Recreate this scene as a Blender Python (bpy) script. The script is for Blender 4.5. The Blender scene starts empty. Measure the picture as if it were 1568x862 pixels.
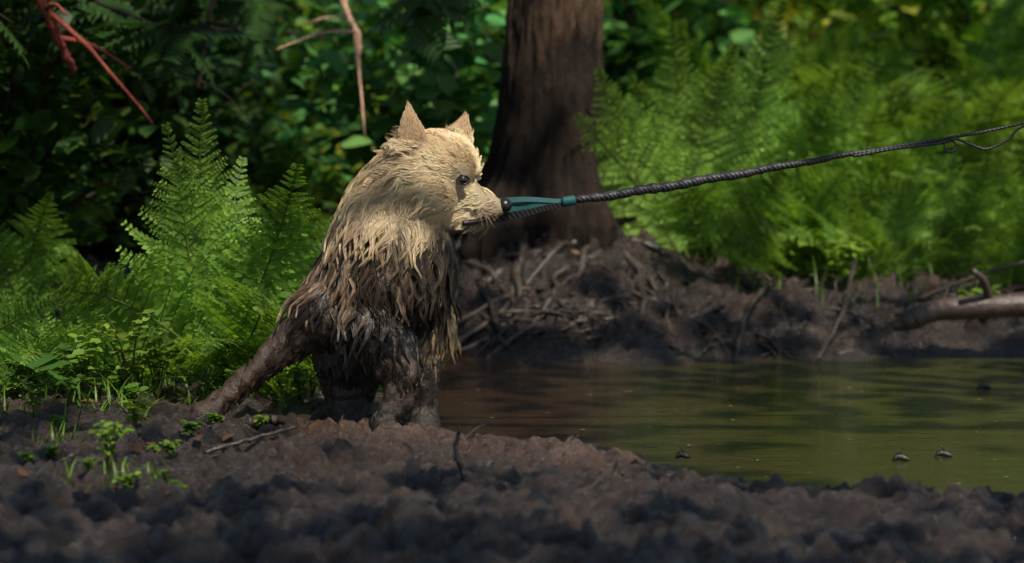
import bpy, math, numpy as np
from mathutils import Vector, Matrix, Quaternion
from mathutils.bvhtree import BVHTree
rng=np.random.default_rng(7)
scene=bpy.context.scene
scene.view_settings.view_transform='Standard'
try: scene.view_settings.look='None'
except: pass
scene.view_settings.exposure=0
# ------------------------------------------------------------ helpers
TAB=rng.random(8192); TAB2=rng.random(8192); TAB3=rng.random(8192)
def hsh(T,a,b,c): return T[((a*73856093)^(b*19349663)^(c*83492791))&8191]
def vnoise(P,s=1.0,seed=0):
    P=np.asarray(P,float)*s+seed*17.31
    i=np.floor(P).astype(np.int64); f=P-i; f=f*f*(3-2*f)
    def h(a,b,c): return hsh(TAB,a,b,c)
    x,y,z=i[:,0],i[:,1],i[:,2]; fx,fy,fz=f[:,0],f[:,1],f[:,2]
    c00=h(x,y,z)*(1-fx)+h(x+1,y,z)*fx; c10=h(x,y+1,z)*(1-fx)+h(x+1,y+1,z)*fx
    c01=h(x,y,z+1)*(1-fx)+h(x+1,y,z+1)*fx; c11=h(x,y+1,z+1)*(1-fx)+h(x+1,y+1,z+1)*fx
    return (c00*(1-fy)+c10*fy)*(1-fz)+(c01*(1-fy)+c11*fy)*fz
def fbm(P,s,o=3,seed=0):
    r=0;a=.5
    for k in range(o): r=r+a*(vnoise(P,s*2**k,seed+k)-.5)*2; a*=.5
    return r
def clods(x,y,s,seed,dens=.6):
    X=x*s+seed*3.7; Y=y*s+seed*5.1; ix=np.floor(X).astype(np.int64); iy=np.floor(Y).astype(np.int64); out=np.zeros_like(X)
    for dx in (-1,0,1):
        for dy in (-1,0,1):
            a=ix+dx;b=iy+dy;c=np.full_like(a,seed); px=a+hsh(TAB,a,b,c);py=b+hsh(TAB2,a,b,c); hh=hsh(TAB3,a,b,c); r=.35+.5*hsh(TAB2,b,a,c)
            an=hsh(TAB,b,a,c)*3.14; ux=(X-px)*np.cos(an)+(Y-py)*np.sin(an); uy=-(X-px)*np.sin(an)+(Y-py)*np.cos(an)
            d=np.sqrt((ux/1.2)**2+(uy*1.25)**2)/r; out=np.maximum(out,np.where(hh<dens,(.35+hh)*np.sqrt(np.clip(1-d*d,0,1)),0))
    return out
def sstep(a,b,x): 
    t=np.clip((x-a)/(b-a),0,1); return t*t*(3-2*t)
def nrm(v): return v/np.maximum(np.linalg.norm(v,axis=-1,keepdims=True),1e-9)
def link(o,parent=None):
    scene.collection.objects.link(o)
    if parent: o.parent=parent
    return o
def empty(name,loc=(0,0,0)):
    e=bpy.data.objects.new(name,None); e.location=loc; e.empty_display_size=.1
    return link(e)
def mesh_data(name,V,F,col=None,mat=None,smooth=True):
    V=np.asarray(V,np.float32);F=np.asarray(F,np.int32)
    m=bpy.data.meshes.new(name); k=F.shape[1]
    m.vertices.add(len(V)); m.vertices.foreach_set('co',V.ravel())
    m.loops.add(F.size); m.loops.foreach_set('vertex_index',F.ravel())
    m.polygons.add(len(F)); m.polygons.foreach_set('loop_start',np.arange(0,F.size,k,dtype=np.int32))
    m.polygons.foreach_set('loop_total',np.full(len(F),k,np.int32))
    m.polygons.foreach_set('use_smooth',np.full(len(F),smooth))
    if col is not None:
        a=m.color_attributes.new('Col','FLOAT_COLOR','POINT')
        c=np.ones((len(V),4),np.float32); c[:,:3]=col; a.data.foreach_set('color',c.ravel())
    m.update(calc_edges=True); m.validate()
    if mat: m.materials.append(mat)
    return m
def mesh_obj(name,V,F,col=None,mat=None,smooth=True,parent=None,loc=(0,0,0)):
    o=bpy.data.objects.new(name,mesh_data(name,V,F,col,mat,smooth)); o.location=loc
    return link(o,parent)
class Acc:
    def __init__(s): s.V=[];s.F=[];s.C=[];s.n=0
    def add(s,V,F,c=(1,1,1)):
        V=np.asarray(V,float);F=np.asarray(F)
        if F.shape[1]==4: F=np.concatenate([F[:,[0,1,2]],F[:,[0,2,3]]])
        s.V.append(V);s.F.append(F+s.n);s.n+=len(V)
        c=np.asarray(c,float); s.C.append(np.broadcast_to(c,(len(V),3)))
    def data(s): return np.concatenate(s.V),np.concatenate(s.F),np.concatenate(s.C)
    def obj(s,name,mat,smooth=True,parent=None,loc=(0,0,0)):
        V,F,C=s.data(); return mesh_obj(name,V,F,C,mat,smooth,parent,loc)
def tube(P,R,n=8):
    P=np.asarray(P,float); R=np.broadcast_to(np.asarray(R,float),(len(P),))
    T=nrm(np.gradient(P,axis=0)); ref=np.array([0,0,1.]) if abs(T[:,2]).mean()<.8 else np.array([1.,0,0])
    A=nrm(np.cross(T,ref)); B=nrm(np.cross(A,T)); th=np.arange(n)*2*np.pi/n
    V=P[:,None]+R[:,None,None]*(A[:,None]*np.cos(th)[None,:,None]+B[:,None]*np.sin(th)[None,:,None])
    m=len(P); idx=np.arange(m*n).reshape(m,n)
    a=idx[:-1];b=idx[1:]
    F=np.stack([a,np.roll(a,-1,1),np.roll(b,-1,1),b],-1).reshape(-1,4)
    V=np.concatenate([V.reshape(-1,3),P[:1],P[-1:]])
    F=np.concatenate([F[:,[0,1,2]],F[:,[0,2,3]],
       np.stack([np.full(n,m*n),np.roll(idx[0],-1),idx[0]],-1),np.stack([np.full(n,m*n+1),idx[-1],np.roll(idx[-1],-1)],-1)])
    return V,F
def inst(tV,tF,R,T,S):
    V=np.einsum('nij,vj->nvi',R,tV)*S[:,None,None]+T[:,None]
    F=tF[None]+(np.arange(len(T))*len(tV))[:,None,None]
    return V.reshape(-1,3),F.reshape(-1,tF.shape[1])
def frames(d,up):
    d=nrm(d); x=nrm(np.cross(d,up)); z=np.cross(x,d)
    return np.stack([x,d,z],-1)
def smooth_path(P,n):
    P=np.asarray(P,float); u=np.linspace(0,len(P)-1,n)
    Q=np.concatenate([[2*P[0]-P[1]],P,[2*P[-1]-P[-2]]])
    i=np.minimum(u.astype(int),len(P)-2); f=(u-i)[:,None]
    p0,p1,p2,p3=Q[i],Q[i+1],Q[i+2],Q[i+3]
    return .5*((2*p1)+(-p0+p2)*f+(2*p0-5*p1+4*p2-p3)*f**2+(-p0+3*p1-3*p2+p3)*f**3)
# ------------------------------------------------------------ materials
def newmat(name):
    m=bpy.data.materials.new(name); m.use_nodes=True; nt=m.node_tree
    return m,nt,nt.nodes['Principled BSDF']
def N(nt,t,**k):
    n=nt.nodes.new(t)
    for a,b in k.items(): setattr(n,a,b)
    return n
def noise_node(nt,scale,detail=4,coord='Object',stretch=None,rough=.6):
    tc=N(nt,'ShaderNodeTexCoord'); n=N(nt,'ShaderNodeTexNoise'); n.inputs['Scale'].default_value=scale
    n.inputs['Detail'].default_value=detail; n.inputs['Roughness'].default_value=rough
    if stretch:
        mp=N(nt,'ShaderNodeMapping'); mp.inputs['Scale'].default_value=stretch
        nt.links.new(tc.outputs[coord],mp.inputs[0]); nt.links.new(mp.outputs[0],n.inputs['Vector'])
    else: nt.links.new(tc.outputs[coord],n.inputs['Vector'])
    return n
def ramp(nt,src,stops):
    r=N(nt,'ShaderNodeValToRGB'); el=r.color_ramp.elements
    while len(el)<len(stops): el.new(.5)
    for e,(p,c) in zip(el,stops): e.position=p; e.color=(*c,1) if len(c)==3 else c
    nt.links.new(src,r.inputs[0]); return r
def mul(nt,a,b,fac=1.0,mode='MULTIPLY'):
    m=N(nt,'ShaderNodeMix',data_type='RGBA',blend_type=mode); m.inputs[0].default_value=fac
    nt.links.new(a,m.inputs[6]); nt.links.new(b,m.inputs[7]); return m.outputs[2]
def bump(nt,bs,src,strength,dist,prev=None):
    b=N(nt,'ShaderNodeBump'); b.inputs['Strength'].default_value=strength; b.inputs['Distance'].default_value=dist
    nt.links.new(src,b.inputs['Height'])
    if prev: nt.links.new(prev,b.inputs['Normal'])
    nt.links.new(b.outputs[0],bs.inputs['Normal']); return b.outputs[0]
def attr_mat(name,rough=.5,spec=.5,nscale=None,bstr=.3,bdist=.002,rvar=None,stretch=None):
    m,nt,bs=newmat(name); a=N(nt,'ShaderNodeAttribute'); a.attribute_name='Col'
    bs.inputs['Roughness'].default_value=rough; bs.inputs['Specular IOR Level'].default_value=spec
    src=a.outputs['Color']
    if nscale:
        n=noise_node(nt,nscale,6,stretch=stretch,rough=.7); r=ramp(nt,n.outputs[0],[(.3,(.45,.45,.45)),(.7,(1.35,1.35,1.35))])
        src=mul(nt,src,r.outputs[0]); bump(nt,bs,n.outputs[0],bstr,bdist)
        if rvar:
            n2=noise_node(nt,nscale*.35,4); mr=N(nt,'ShaderNodeMapRange'); mr.inputs[1].default_value=.38; mr.inputs[2].default_value=.62
            mr.inputs[3].default_value=rvar[0]; mr.inputs[4].default_value=rvar[1]
            nt.links.new(n2.outputs[0],mr.inputs[0]); nt.links.new(mr.outputs[0],bs.inputs['Roughness'])
    nt.links.new(src,bs.inputs['Base Color']); return m
def leaf_mat(name,trans=.35,rough=.45):
    m,nt,bs=newmat(name); a=N(nt,'ShaderNodeAttribute'); a.attribute_name='Col'
    oi=N(nt,'ShaderNodeObjectInfo'); r=ramp(nt,oi.outputs['Random'],[(0,(.75,.85,.7)),(1,(1.2,1.1,1.1))])
    c=mul(nt,a.outputs['Color'],r.outputs[0]); nt.links.new(c,bs.inputs['Base Color'])
    bs.inputs['Roughness'].default_value=rough; bs.inputs['Specular IOR Level'].default_value=.35
    tr=N(nt,'ShaderNodeBsdfTranslucent'); br=N(nt,'ShaderNodeMix',data_type='RGBA',blend_type='MULTIPLY'); br.inputs[0].default_value=1
    br.inputs[7].default_value=(1.4,1.3,.5,1); nt.links.new(c,br.inputs[6]); nt.links.new(br.outputs[2],tr.inputs[0])
    mx=N(nt,'ShaderNodeMixShader'); mx.inputs[0].default_value=trans
    nt.links.new(bs.outputs[0],mx.inputs[1]); nt.links.new(tr.outputs[0],mx.inputs[2])
    nt.links.new(mx.outputs[0],nt.nodes['Material Output'].inputs[0]); return m
M_leaf=leaf_mat('leaf'); M_fern=leaf_mat('fern_leaf',.42,.5)
M_canopy=attr_mat('canopy_leaf',.6,.2)
M_bark=attr_mat('bark',.75,.25,26,1.0,.03,stretch=(1,1,.25))
M_root=attr_mat('muddy_root',.35,.6,45,.7,.006,rvar=(.12,.55))
M_mud=attr_mat('mud',.4,.9,58,1.0,.018,rvar=(.07,.38))
M_stem=attr_mat('stem',.6,.3)
# ------------------------------------------------------------ terrain
pond=np.array([(-.142,5.2),(.018,5.0),(.166,4.96),(.235,4.74),(.306,4.5),(.40,4.43),(.56,4.32),(.777,4.31),(1.5,4.25),(2.6,4.3),(4.5,4.8),
 (4.7,6.2),(3,6.9),(1.8,6.85),(1.21,6.75),(.717,6.7),(.5,6.68),(.32,6.52),(.05,6.6),(-.12,6.8),(-.26,6.7),(-.3,6.2),(-.24,5.6)])
def sdist(x,y):
    d=np.full(x.shape,1e9); ins=np.zeros(x.shape,bool); n=len(pond)
    for i in range(n):
        a=pond[i];b=pond[(i+1)%n]; e=b-a; t=np.clip(((x-a[0])*e[0]+(y-a[1])*e[1])/(e@e),0,1)
        d=np.minimum(d,np.hypot(x-a[0]-t*e[0],y-a[1]-t*e[1]))
        c=((a[1]>y)!=(b[1]>y)); xi=(b[0]-a[0])*(y-a[1])/(b[1]-a[1]+1e-12)+a[0]; ins^=(c&(x<xi))
    return np.where(ins,-d,d)
def H(x,y,detail=True):
    x=np.asarray(x,float);y=np.asarray(y,float); sh=x.shape; x=x.ravel();y=y.ravel()
    P=np.stack([x,y,np.zeros_like(x)],-1)
    sd=sdist(x,y)+.035*fbm(P,7,3,5); out=sd>0; s=np.maximum(sd,0)
    far=sstep(6.2,6.9,y)
    h=np.where(out,(1-far)*(.010+.030*(1-np.exp(-s/.20)))+far*.13*(1-np.exp(-s/.22)),-.12*(1-np.exp(sd/.12)))
    h+=far*.20*np.exp(-((x-.11)/.36)**2-((y-7.3)/.38)**2)*np.clip(s/.25,0,1)
    h+=np.clip(y-7.6,0,None)*.07+np.clip(y-14,0,None)*.12
    h+=sstep(-.4,-1.6,x)*.05*sstep(4.6,6,y)
    if detail:
        k=np.clip(s/.10,0.12,1)*np.where(out,1,.2)
        wx=x+.07*fbm(P,8,3,21); wy=y+.07*fbm(P,8,3,22)
        rid=np.abs(fbm(P,13,3,31)); rid2=np.abs(fbm(P,30,3,32))
        b=.032*fbm(P,4.5,2,1)+.014*clods(wx,wy,9,1,.5)+.012*clods(wx,wy,21,2,.5)+.010*clods(wx,wy,44,4,.4)-.04*(.20-rid).clip(0)+.030*(rid-.15)+.034*(rid2-.15)+.022*fbm(P,60,2,3)-.008
        fine=(1-sstep(9,12,y)); fg=1-.25*sstep(4.75,5.1,y)*(1-far)
        h+=k*fg*fine*b*(1+.3*far)
        h+=sstep(9,14,y)*.15*fbm(P,.7,3,9)
        pd=np.exp(-((x-.40)/.13)**2-((y-3.95)/.10)**2)+np.exp(-((x-.1)/.07)**2-((y-4.15)/.05)**2)+np.exp(-((x+.28)/.06)**2-((y-4.45)/.05)**2); h=h*(1-np.clip(pd*1.3,0,1))-.003*np.clip(pd,0,1)
    return h.reshape(sh)
def grade(lo,hi,a,b,st):
    c=list(np.arange(a,b,st)); s=st; v=a; L=[]
    while v>lo: s*=1.13; v-=s; L.append(v)
    R=[];v=c[-1];s=st
    while v<hi: s*=1.13; v+=s; R.append(v)
    return np.array(L[::-1]+c+R)
gx=grade(-70,70,-1.2,1.3,.007)
a1=grade(-40,5.3,3.5,5.3,.0065); a1=a1[a1<5.3]; a2=grade(5.3,90,5.3,7.5,.0095); a2=a2[a2>=5.3]
gy=np.unique(np.concatenate([a1,a2]))
X,Y=np.meshgrid(gx,gy); Z=H(X,Y); V=np.stack([X,Y,Z],-1).reshape(-1,3)
nx=len(gx);ny=len(gy); I=np.arange(nx*ny).reshape(ny,nx)
F=np.stack([I[:-1,:-1],I[:-1,1:],I[1:,1:],I[1:,:-1]],-1).reshape(-1,4)
sdv=sdist(V[:,0],V[:,1]); n1=vnoise(V,3,3); n2=vnoise(V,14,6)
mudc=np.array([.046,.029,.021])*(.35+1.15*n2[:,None]); soil=np.array([.018,.015,.009])*(.5+n1[:,None]); moss=np.array([.02,.04,.010])*(.5+n1[:,None])
wv=sstep(.5,1.2,np.maximum(sdv,0)+.5*(n1-.5))*(sstep(5.3,6.2,V[:,1]))
wv=np.maximum(wv,sstep(.9,1.6,sdv)*.5)
c=mudc*(1-wv[:,None])+soil*wv[:,None]; g=sstep(8,11,V[:,1])[:,None]; c=c*(1-g)+moss*g
tan=sstep(.46,.68,vnoise(V,2.3,11))*(V[:,1]<5.3); c=c*(1-.65*tan[:,None])+np.array([.16,.092,.060])*.65*tan[:,None]
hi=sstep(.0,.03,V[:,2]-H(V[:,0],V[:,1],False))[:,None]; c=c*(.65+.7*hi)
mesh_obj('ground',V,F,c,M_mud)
# water
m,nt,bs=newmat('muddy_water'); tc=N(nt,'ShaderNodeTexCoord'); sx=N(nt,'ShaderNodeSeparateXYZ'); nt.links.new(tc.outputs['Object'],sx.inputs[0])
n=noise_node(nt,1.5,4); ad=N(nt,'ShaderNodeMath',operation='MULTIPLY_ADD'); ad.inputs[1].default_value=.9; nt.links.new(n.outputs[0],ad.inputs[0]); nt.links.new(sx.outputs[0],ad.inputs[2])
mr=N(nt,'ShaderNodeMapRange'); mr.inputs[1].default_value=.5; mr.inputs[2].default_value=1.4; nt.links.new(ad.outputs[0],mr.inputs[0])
r=ramp(nt,mr.outputs[0],[(0,(.036,.020,.010)),(1,(.050,.056,.009))])  # olive towards the right stands in for reflected foliage; brown is the muddy water
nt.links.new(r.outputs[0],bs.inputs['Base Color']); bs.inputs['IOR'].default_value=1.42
nr=noise_node(nt,5,5,stretch=(.5,1,1)); mr=N(nt,'ShaderNodeMapRange'); mr.inputs[1].default_value=.45; mr.inputs[2].default_value=.7; mr.inputs[3].default_value=.02; mr.inputs[4].default_value=.12
nt.links.new(nr.outputs[0],mr.inputs[0]); nt.links.new(mr.outputs[0],bs.inputs['Roughness'])
w1=noise_node(nt,9,3,stretch=(.45,1,1)); p=bump(nt,bs,w1.outputs[0],.25,.012); w2=noise_node(nt,45,4,stretch=(.4,1,1)); bump(nt,bs,w2.outputs[0],.6,.005,p)
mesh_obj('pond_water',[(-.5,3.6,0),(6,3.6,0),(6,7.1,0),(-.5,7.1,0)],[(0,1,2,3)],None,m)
# ------------------------------------------------------------ leaves
LV=np.array([(0,0,0),(-.26,.3,.05),(.26,.3,.05),(-.2,.68,.04),(.2,.68,.04),(0,1,-.06),(0,.35,0),(0,.7,-.01)],float)
LF=np.array([(0,6,1),(0,2,6),(1,6,3),(6,7,3),(6,2,4),(6,4,7),(3,7,5),(7,4,5)])
def rand_frames(n,upb=.8,drop=.3):
    d=rng.normal(size=(n,3)); d[:,2]=d[:,2]*.5-drop; up=rng.normal(size=(n,3))*(1-upb)+np.array([0,-.35*upb,upb]); return frames(d,up)
def leafmass(centers,sig,per,size,cbase,upb=.75):
    n=len(centers)*per; T=np.repeat(centers,per,0)+rng.normal(size=(n,3))*sig
    S=size*(.6+.8*rng.random(n)); V,F=inst(LV,LF,rand_frames(n,upb),T,S)
    k=(.5+1.0*rng.random(n))[:,None]*np.array(cbase)*(1+.25*rng.normal(size=(n,1))*np.array([1,.2,.1])); 
    return V,F,np.repeat(np.clip(k,.005,1),len(LV),0),T
def frond(a0,a1,seed,npin=30,npl=15,wid=.27):
    r=np.random.default_rng(seed); A=Acc(); m=70
    ang=np.radians(a0+(a1-a0)*np.linspace(0,1,m)**1.3); ds=1/m
    P=np.cumsum(np.stack([0*ang,np.cos(ang),np.sin(ang)],-1)*ds,0)
    P[:,0]=.06*np.sin(np.linspace(0,2.5,m)+seed)
    T=nrm(np.gradient(P,axis=0)); A.add(*tube(P,np.linspace(.006,.0012,m),4),(.14,.20,.05))
    X=np.array([1.,0,0]); pv=np.array([(0,0,0),(-.5,.3,0),(.42,.4,.04),(-.3,.7,.03),(.2,.8,0),(0,1,-.05)],float)
    pf=np.array([(0,2,1),(1,2,3),(3,2,4),(3,4,5)])
    D=[];U=[];O=[];S=[];CC=[]
    for i in range(npin):
        t=.10+.895*(1-(1-i/(npin-1))**1.35); j=min(int(t*m),m-1); nrmv=nrm(np.cross(X,T[j]))
        L0=wid*(min(1,(t-.02)/.25)**.8)*(1-sstep(.2,1.04,np.array(t))*.96)**.9
        if L0<.008: continue
        for sgn in (-1,1):
            L=L0*(.82+.3*r.random())
            d0=nrm(sgn*X*.88+T[j]*(.30+.35*t+.09*r.normal())+nrmv*(.10+.12*r.normal()))
            q=max(6,int(npl*(L/wid)**.35)); u=np.linspace(.05,1,q)
            droop=np.outer(u**2,-nrmv*.24*L)+np.outer(u**2,T[j]*.14*L)
            pp=P[j]+np.outer(u*L,d0)+droop; dd=nrm(np.gradient(pp,axis=0))
            pk=(.7+.6*r.random())
            for k in range(q):
                w=L*.19*(1-.80*u[k]) +.005
                for s2 in (-1,1):
                    side=nrm(np.cross(dd[k],nrmv))*s2
                    D.append(nrm(side+dd[k]*.6+nrmv*.15*r.normal()));U.append(nrmv+.2*r.normal(size=3));O.append(pp[k]);S.append(w)
                    CC.append((.9+.3*(1-t))*pk*(.8+.4*r.random())*(.8+.4*u[k]))
            A.add(*tube(np.stack([P[j],pp[q//2],pp[-1]]),[.0022,.0015,.0006],3),(.11,.2,.04))
    D=np.array(D);U=np.array(U);O=np.array(O);S=np.array(S);CC=np.array(CC)
    sc=pv.copy(); sc[:,0]*=.78
    V,F=inst(sc,pf,frames(D,U),O,S); A.add(V,F,np.repeat(CC[:,None]*np.array([.21,.37,.06]),len(pv),0))
    V,F,C=A.data(); return mesh_data('frond_%d'%seed,V,F,C,M_fern)
FR_up=[frond(86,40,1,26),frond(84,55,2,24,14,.25),frond(88,25,3,25)]
FR_ar=[frond(78,-5,4,26),frond(72,-20,5,23),frond(80,10,6,25)]
def fern(name,x,y,fr,z=None):
    z=float(H(np.array([x]),np.array([y]))[0])-.01 if z is None else z
    e=empty(name,(x,y,z))
    for i,f in enumerate(fr):
        az,L,lean,kind=f[:4]; side=f[4] if len(f)>4 else 0
        me=(FR_up if kind=='u' else FR_ar)[i%3]
        o=bpy.data.objects.new('frond_%d'%(i+1),me); link(o,e)
        o.rotation_mode='QUATERNION'
        q=Quaternion((0,1,0),math.radians(side))@Quaternion((0,0,1),math.radians(az))@Quaternion((1,0,0),-math.radians(lean))@Quaternion((0,1,0),math.radians(rng.normal()*14))
        o.rotation_quaternion=q; o.scale=(L*(.95+.3*rng.random()),L,L)
        a=rng.random()*6.28; o.location=(.025*math.cos(a),.025*math.sin(a),0)
    return e
def rfern(x,y,L,n=11):
    fr=[]
    for i in range(n):
        if i%2: fr.append((180+rng.uniform(-45,45),L*rng.uniform(.75,1.1),rng.uniform(-12,15),'u' if rng.random()<.6 else 'a',rng.uniform(-60,60)))
        else: fr.append((360*i/n+rng.normal()*15,L*(.75+.4*rng.random()),rng.uniform(0,20),'u' if rng.random()<.5 else 'a'))
    return fern('fern',x,y,fr)
fern('fern',-.60,5.62,[(180,.60,-20,'u',-2),(172,.55,-12,'u',-18),(192,.54,-12,'u',18),(175,.55,-4,'a',-50),(188,.52,-2,'a',44),(180,.54,2,'u',-66),(185,.48,2,'u',60),
  (150,.40,14,'a',-30),(210,.38,18,'a',28),(180,.34,22,'a',2),(0,.5,0,'u'),(165,.36,20,'a',-72),(195,.36,18,'a',56)])
fern('fern',-.43,5.95,[(180,.42,-8,'u',14),(175,.38,0,'u',-28),(190,.42,0,'u',40),(180,.34,12,'a',62),(170,.32,10,'a',-6),(185,.30,20,'a',30)])
fern('fern',-.92,5.5,[(180,.38,-5,'u',-30),(175,.36,0,'a',-62),(190,.34,5,'a',40),(180,.30,20,'a',4)])
fern('fern',-1.14,5.35,[(180,.40,-5,'u',45),(170,.38,0,'u',18),(190,.36,5,'a',64),(180,.3,20,'a',34),(175,.3,15,'a',78)])
fern('fern',-1.05,6.35,[(180+rng.uniform(-20,20),.40,rng.uniform(-10,10),'u' if i%2 else 'a',-60+i*22) for i in range(6)])
fern('fern',.62,7.7,[(180,.74,-16,'u',-14),(172,.72,-12,'u',-32),(188,.70,-8,'u',-50),(180,.78,-18,'u',6),(185,.72,-12,'u',24),(175,.68,-8,'u',42),(185,.62,-2,'u',60),(180,.56,4,'a',-62),(175,.56,6,'a',66),(180,.6,6,'a',-40),(190,.58,8,'a',34),(170,.56,12,'a',-12),(185,.56,12,'a',14),(0,.7,0,'u'),(180,.45,20,'a',-30),(180,.45,22,'a',30),(175,.62,-6,'u',-62)])
fern('fern',.50,7.28,[(180,.60,-12,'u',-36),(175,.62,-14,'u',-22),(185,.56,-8,'u',-50),(180,.60,-10,'u',2),(180,.54,-6,'u',22),(175,.46,4,'a',40),(185,.42,8,'a',-14),(180,.4,10,'a',60)])
for (x,y,L,n) in [(1.02,7.95,.60,12),(1.42,7.75,.5,11),(1.75,8.1,.62,12),(1.2,8.8,.8,12),(.35,8.7,.6,10),(.85,9.2,.8,12),(1.6,9.2,.85,12),(2.1,8.9,.8,12),(1.35,7.3,.3,9),(1.0,7.4,.28,9),(.8,7.5,.36,9),(1.15,7.6,.38,10),
   (-.2,9.2,.4,9),(-.75,8.2,.35,8),(-1.3,7.6,.45,8),(-.35,7.9,.3,8),(2.0,10,.9,11),(1.1,10.4,.8,11),(-1.4,9.3,.6,8),(2.6,10.6,.8,10),(2.4,8,.6,10),(-1.6,6.6,.6,8),(1.85,7.35,.4,9)]:
    rfern(x,y,L,n)
def shrub_mesh(seed,h,size,nb,col):
    A=Acc(); cs=[]
    for i in range(nb):
        az=rng.random()*6.28; rr=rng.random()**.5*.45*h; zt=h*(.25+.8*rng.random())
        tip=np.array([math.cos(az)*rr,math.sin(az)*rr,zt]); mid=tip*np.array([.4,.4,.6])
        pth=smooth_path([np.zeros(3),mid,tip],8); A.add(*tube(pth,np.linspace(.008,.002,8)*h,4),(.05,.04,.02))
        cs.append(pth[3:]+rng.normal(size=(5,3))*.03)
    cs=np.concatenate(cs); V,F,C,_=leafmass(cs,.07*h,8,size,col); A.add(V,F,C); V,F,C=A.data()
    return mesh_data('shrub_leaves_%d'%seed,V,F,C,M_leaf)
SH=[shrub_mesh(1,1.0,.075,34,(.15,.29,.028)),shrub_mesh(2,1.0,.055,40,(.19,.33,.035)),shrub_mesh(3,1.0,.11,26,(.10,.26,.07)),shrub_mesh(4,1.0,.09,30,(.30,.37,.05)),shrub_mesh(5,1.0,.07,36,(.045,.10,.02))]  # last mesh has shade put into its leaf colour
def shrub(x,y,s,k=None):
    if k is None:
        k=int(rng.integers(4))
        if x/y<-.10 and y<16: k=4  # left shrubs take the dark leaf mesh, shade put into their colour
    o=bpy.data.objects.new('leafy_shrub',SH[k]); link(o)
    o.location=(x,y,float(H(np.array([x]),np.array([y]))[0])-.03); o.rotation_euler=(0,0,rng.random()*6.28); o.scale=(s*1.2,s*1.2,s)
for i in range(14): shrub(rng.uniform(-1.9,-.85),rng.uniform(8.2,9.8),rng.uniform(.5,.95))
for i in range(5): shrub(rng.uniform(-.8,-.3),rng.uniform(8.6,9.8),rng.uniform(.3,.5))
for i in range(34):
    y=rng.uniform(9.8,14); shrub(rng.uniform(-.3,.3)*y,y,rng.uniform(.7,1.2))
for i in range(60):
    y=rng.uniform(14,26); shrub(rng.uniform(-.34,.34)*y,y,rng.uniform(1.6,3.2))
for (x,y,s,k) in [(-1.3,7.0,.9,4),(-1.7,6.4,1.0,4),(-.26,8.3,.72,2),(-1.5,7.6,1.1,4),(-1.1,7.9,.95,4),(2.3,11,1.5,3),(2.0,10.5,1.2,3),(-.75,10.2,.75,1),(-.5,10.6,.85,0)]: shrub(x,y,s,k)
# ------------------------------------------------------------ sun & added shading canopy
sv=nrm(np.array([.28,-.60,.98]))
sun_gaps=[((-.13,5.15,.50),.28,1),((-.30,5.1,.33),.20,1),((-.50,5.1,.12),.12,.8),((-.64,5.6,.50),.36,1),((-.95,5.5,.35),.24,1),((-.42,5.9,.35),.2,1),((-.7,5.4,.15),.28,.9),((-.95,5.4,.15),.2,.9),((-.6,4.4,.05),.14,.8),
 ((.35,7.4,.85),.30,1),((.75,7.6,.75),.28,1),((1.1,7.9,.65),.24,1),((1.5,7.9,.5),.32,1),((2.0,8.6,.7),.36,1),((.85,7.3,.2),.16,.9),((.13,7.2,1.15),.20,.8),((-.58,10,.5),.55,1),((-.72,12,.7),.7,1),((-.2,9.3,.5),.4,1),((-.45,8.8,.4),.35,1),((2.2,11,1.),1.1,1),((2.5,15,1.5),1.3,1),
 ((-.9,14,1.0),.8,1),((.6,11,.8),.25,.9),((-.1,4.85,.0),.18,.95),((-.35,4.9,.0),.12,.8),((.75,4.75,0),.28,.9),((1.2,5.2,0),.35,.9),((.35,5.6,0),.2,.4),((.2,6.95,.25),.2,.85),((.05,4.0,0),.16,.7),((.4,4.0,0),.14,.7),((-.3,4.5,0),.15,.8),((.3,5.2,.5),.15,.6),((1.3,6.8,.15),.22,.8),((-.9,18,2),1.0,1),((3,20,2),1.5,1)]
tp=[('maple_tree',.09,7.3),('shade_tree',-3.4,3.2),('shade_tree',3.6,2.8),('shade_tree',-3.1,10.6),('shade_tree',3.9,10.2),('shade_tree',-.42,13.2),('shade_tree',.9,-2.5)]  # trees out of view are added to carry the shading canopy
cc=np.stack([rng.uniform(-7.5,8.5,1450),rng.uniform(-6,19,1450),rng.uniform(4.2,6.6,1450)],-1)  # unseen leaf clumps placed overhead to shade the ground and background
n=len(cc)*44; T=np.repeat(cc,44,0)+rng.normal(size=(n,3))*np.array([.33,.33,.2]); keep=np.ones(n,bool)
for g,r0,pr in sun_gaps:
    d=T-np.array(g); t=d@sv; dist=np.linalg.norm(d-t[:,None]*sv,axis=1)+rng.normal(size=n)*.03
    keep&=~((dist<r0+.08)&(rng.random(n)<pr))  # leaves removed along sun rays so sun patches land on chosen spots
T=T[keep]; n=len(T); pos=np.array([(a[1],a[2]) for a in tp]); own=np.argmin(((T[:,None,:2]-pos[None])**2).sum(-1),1)
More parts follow.
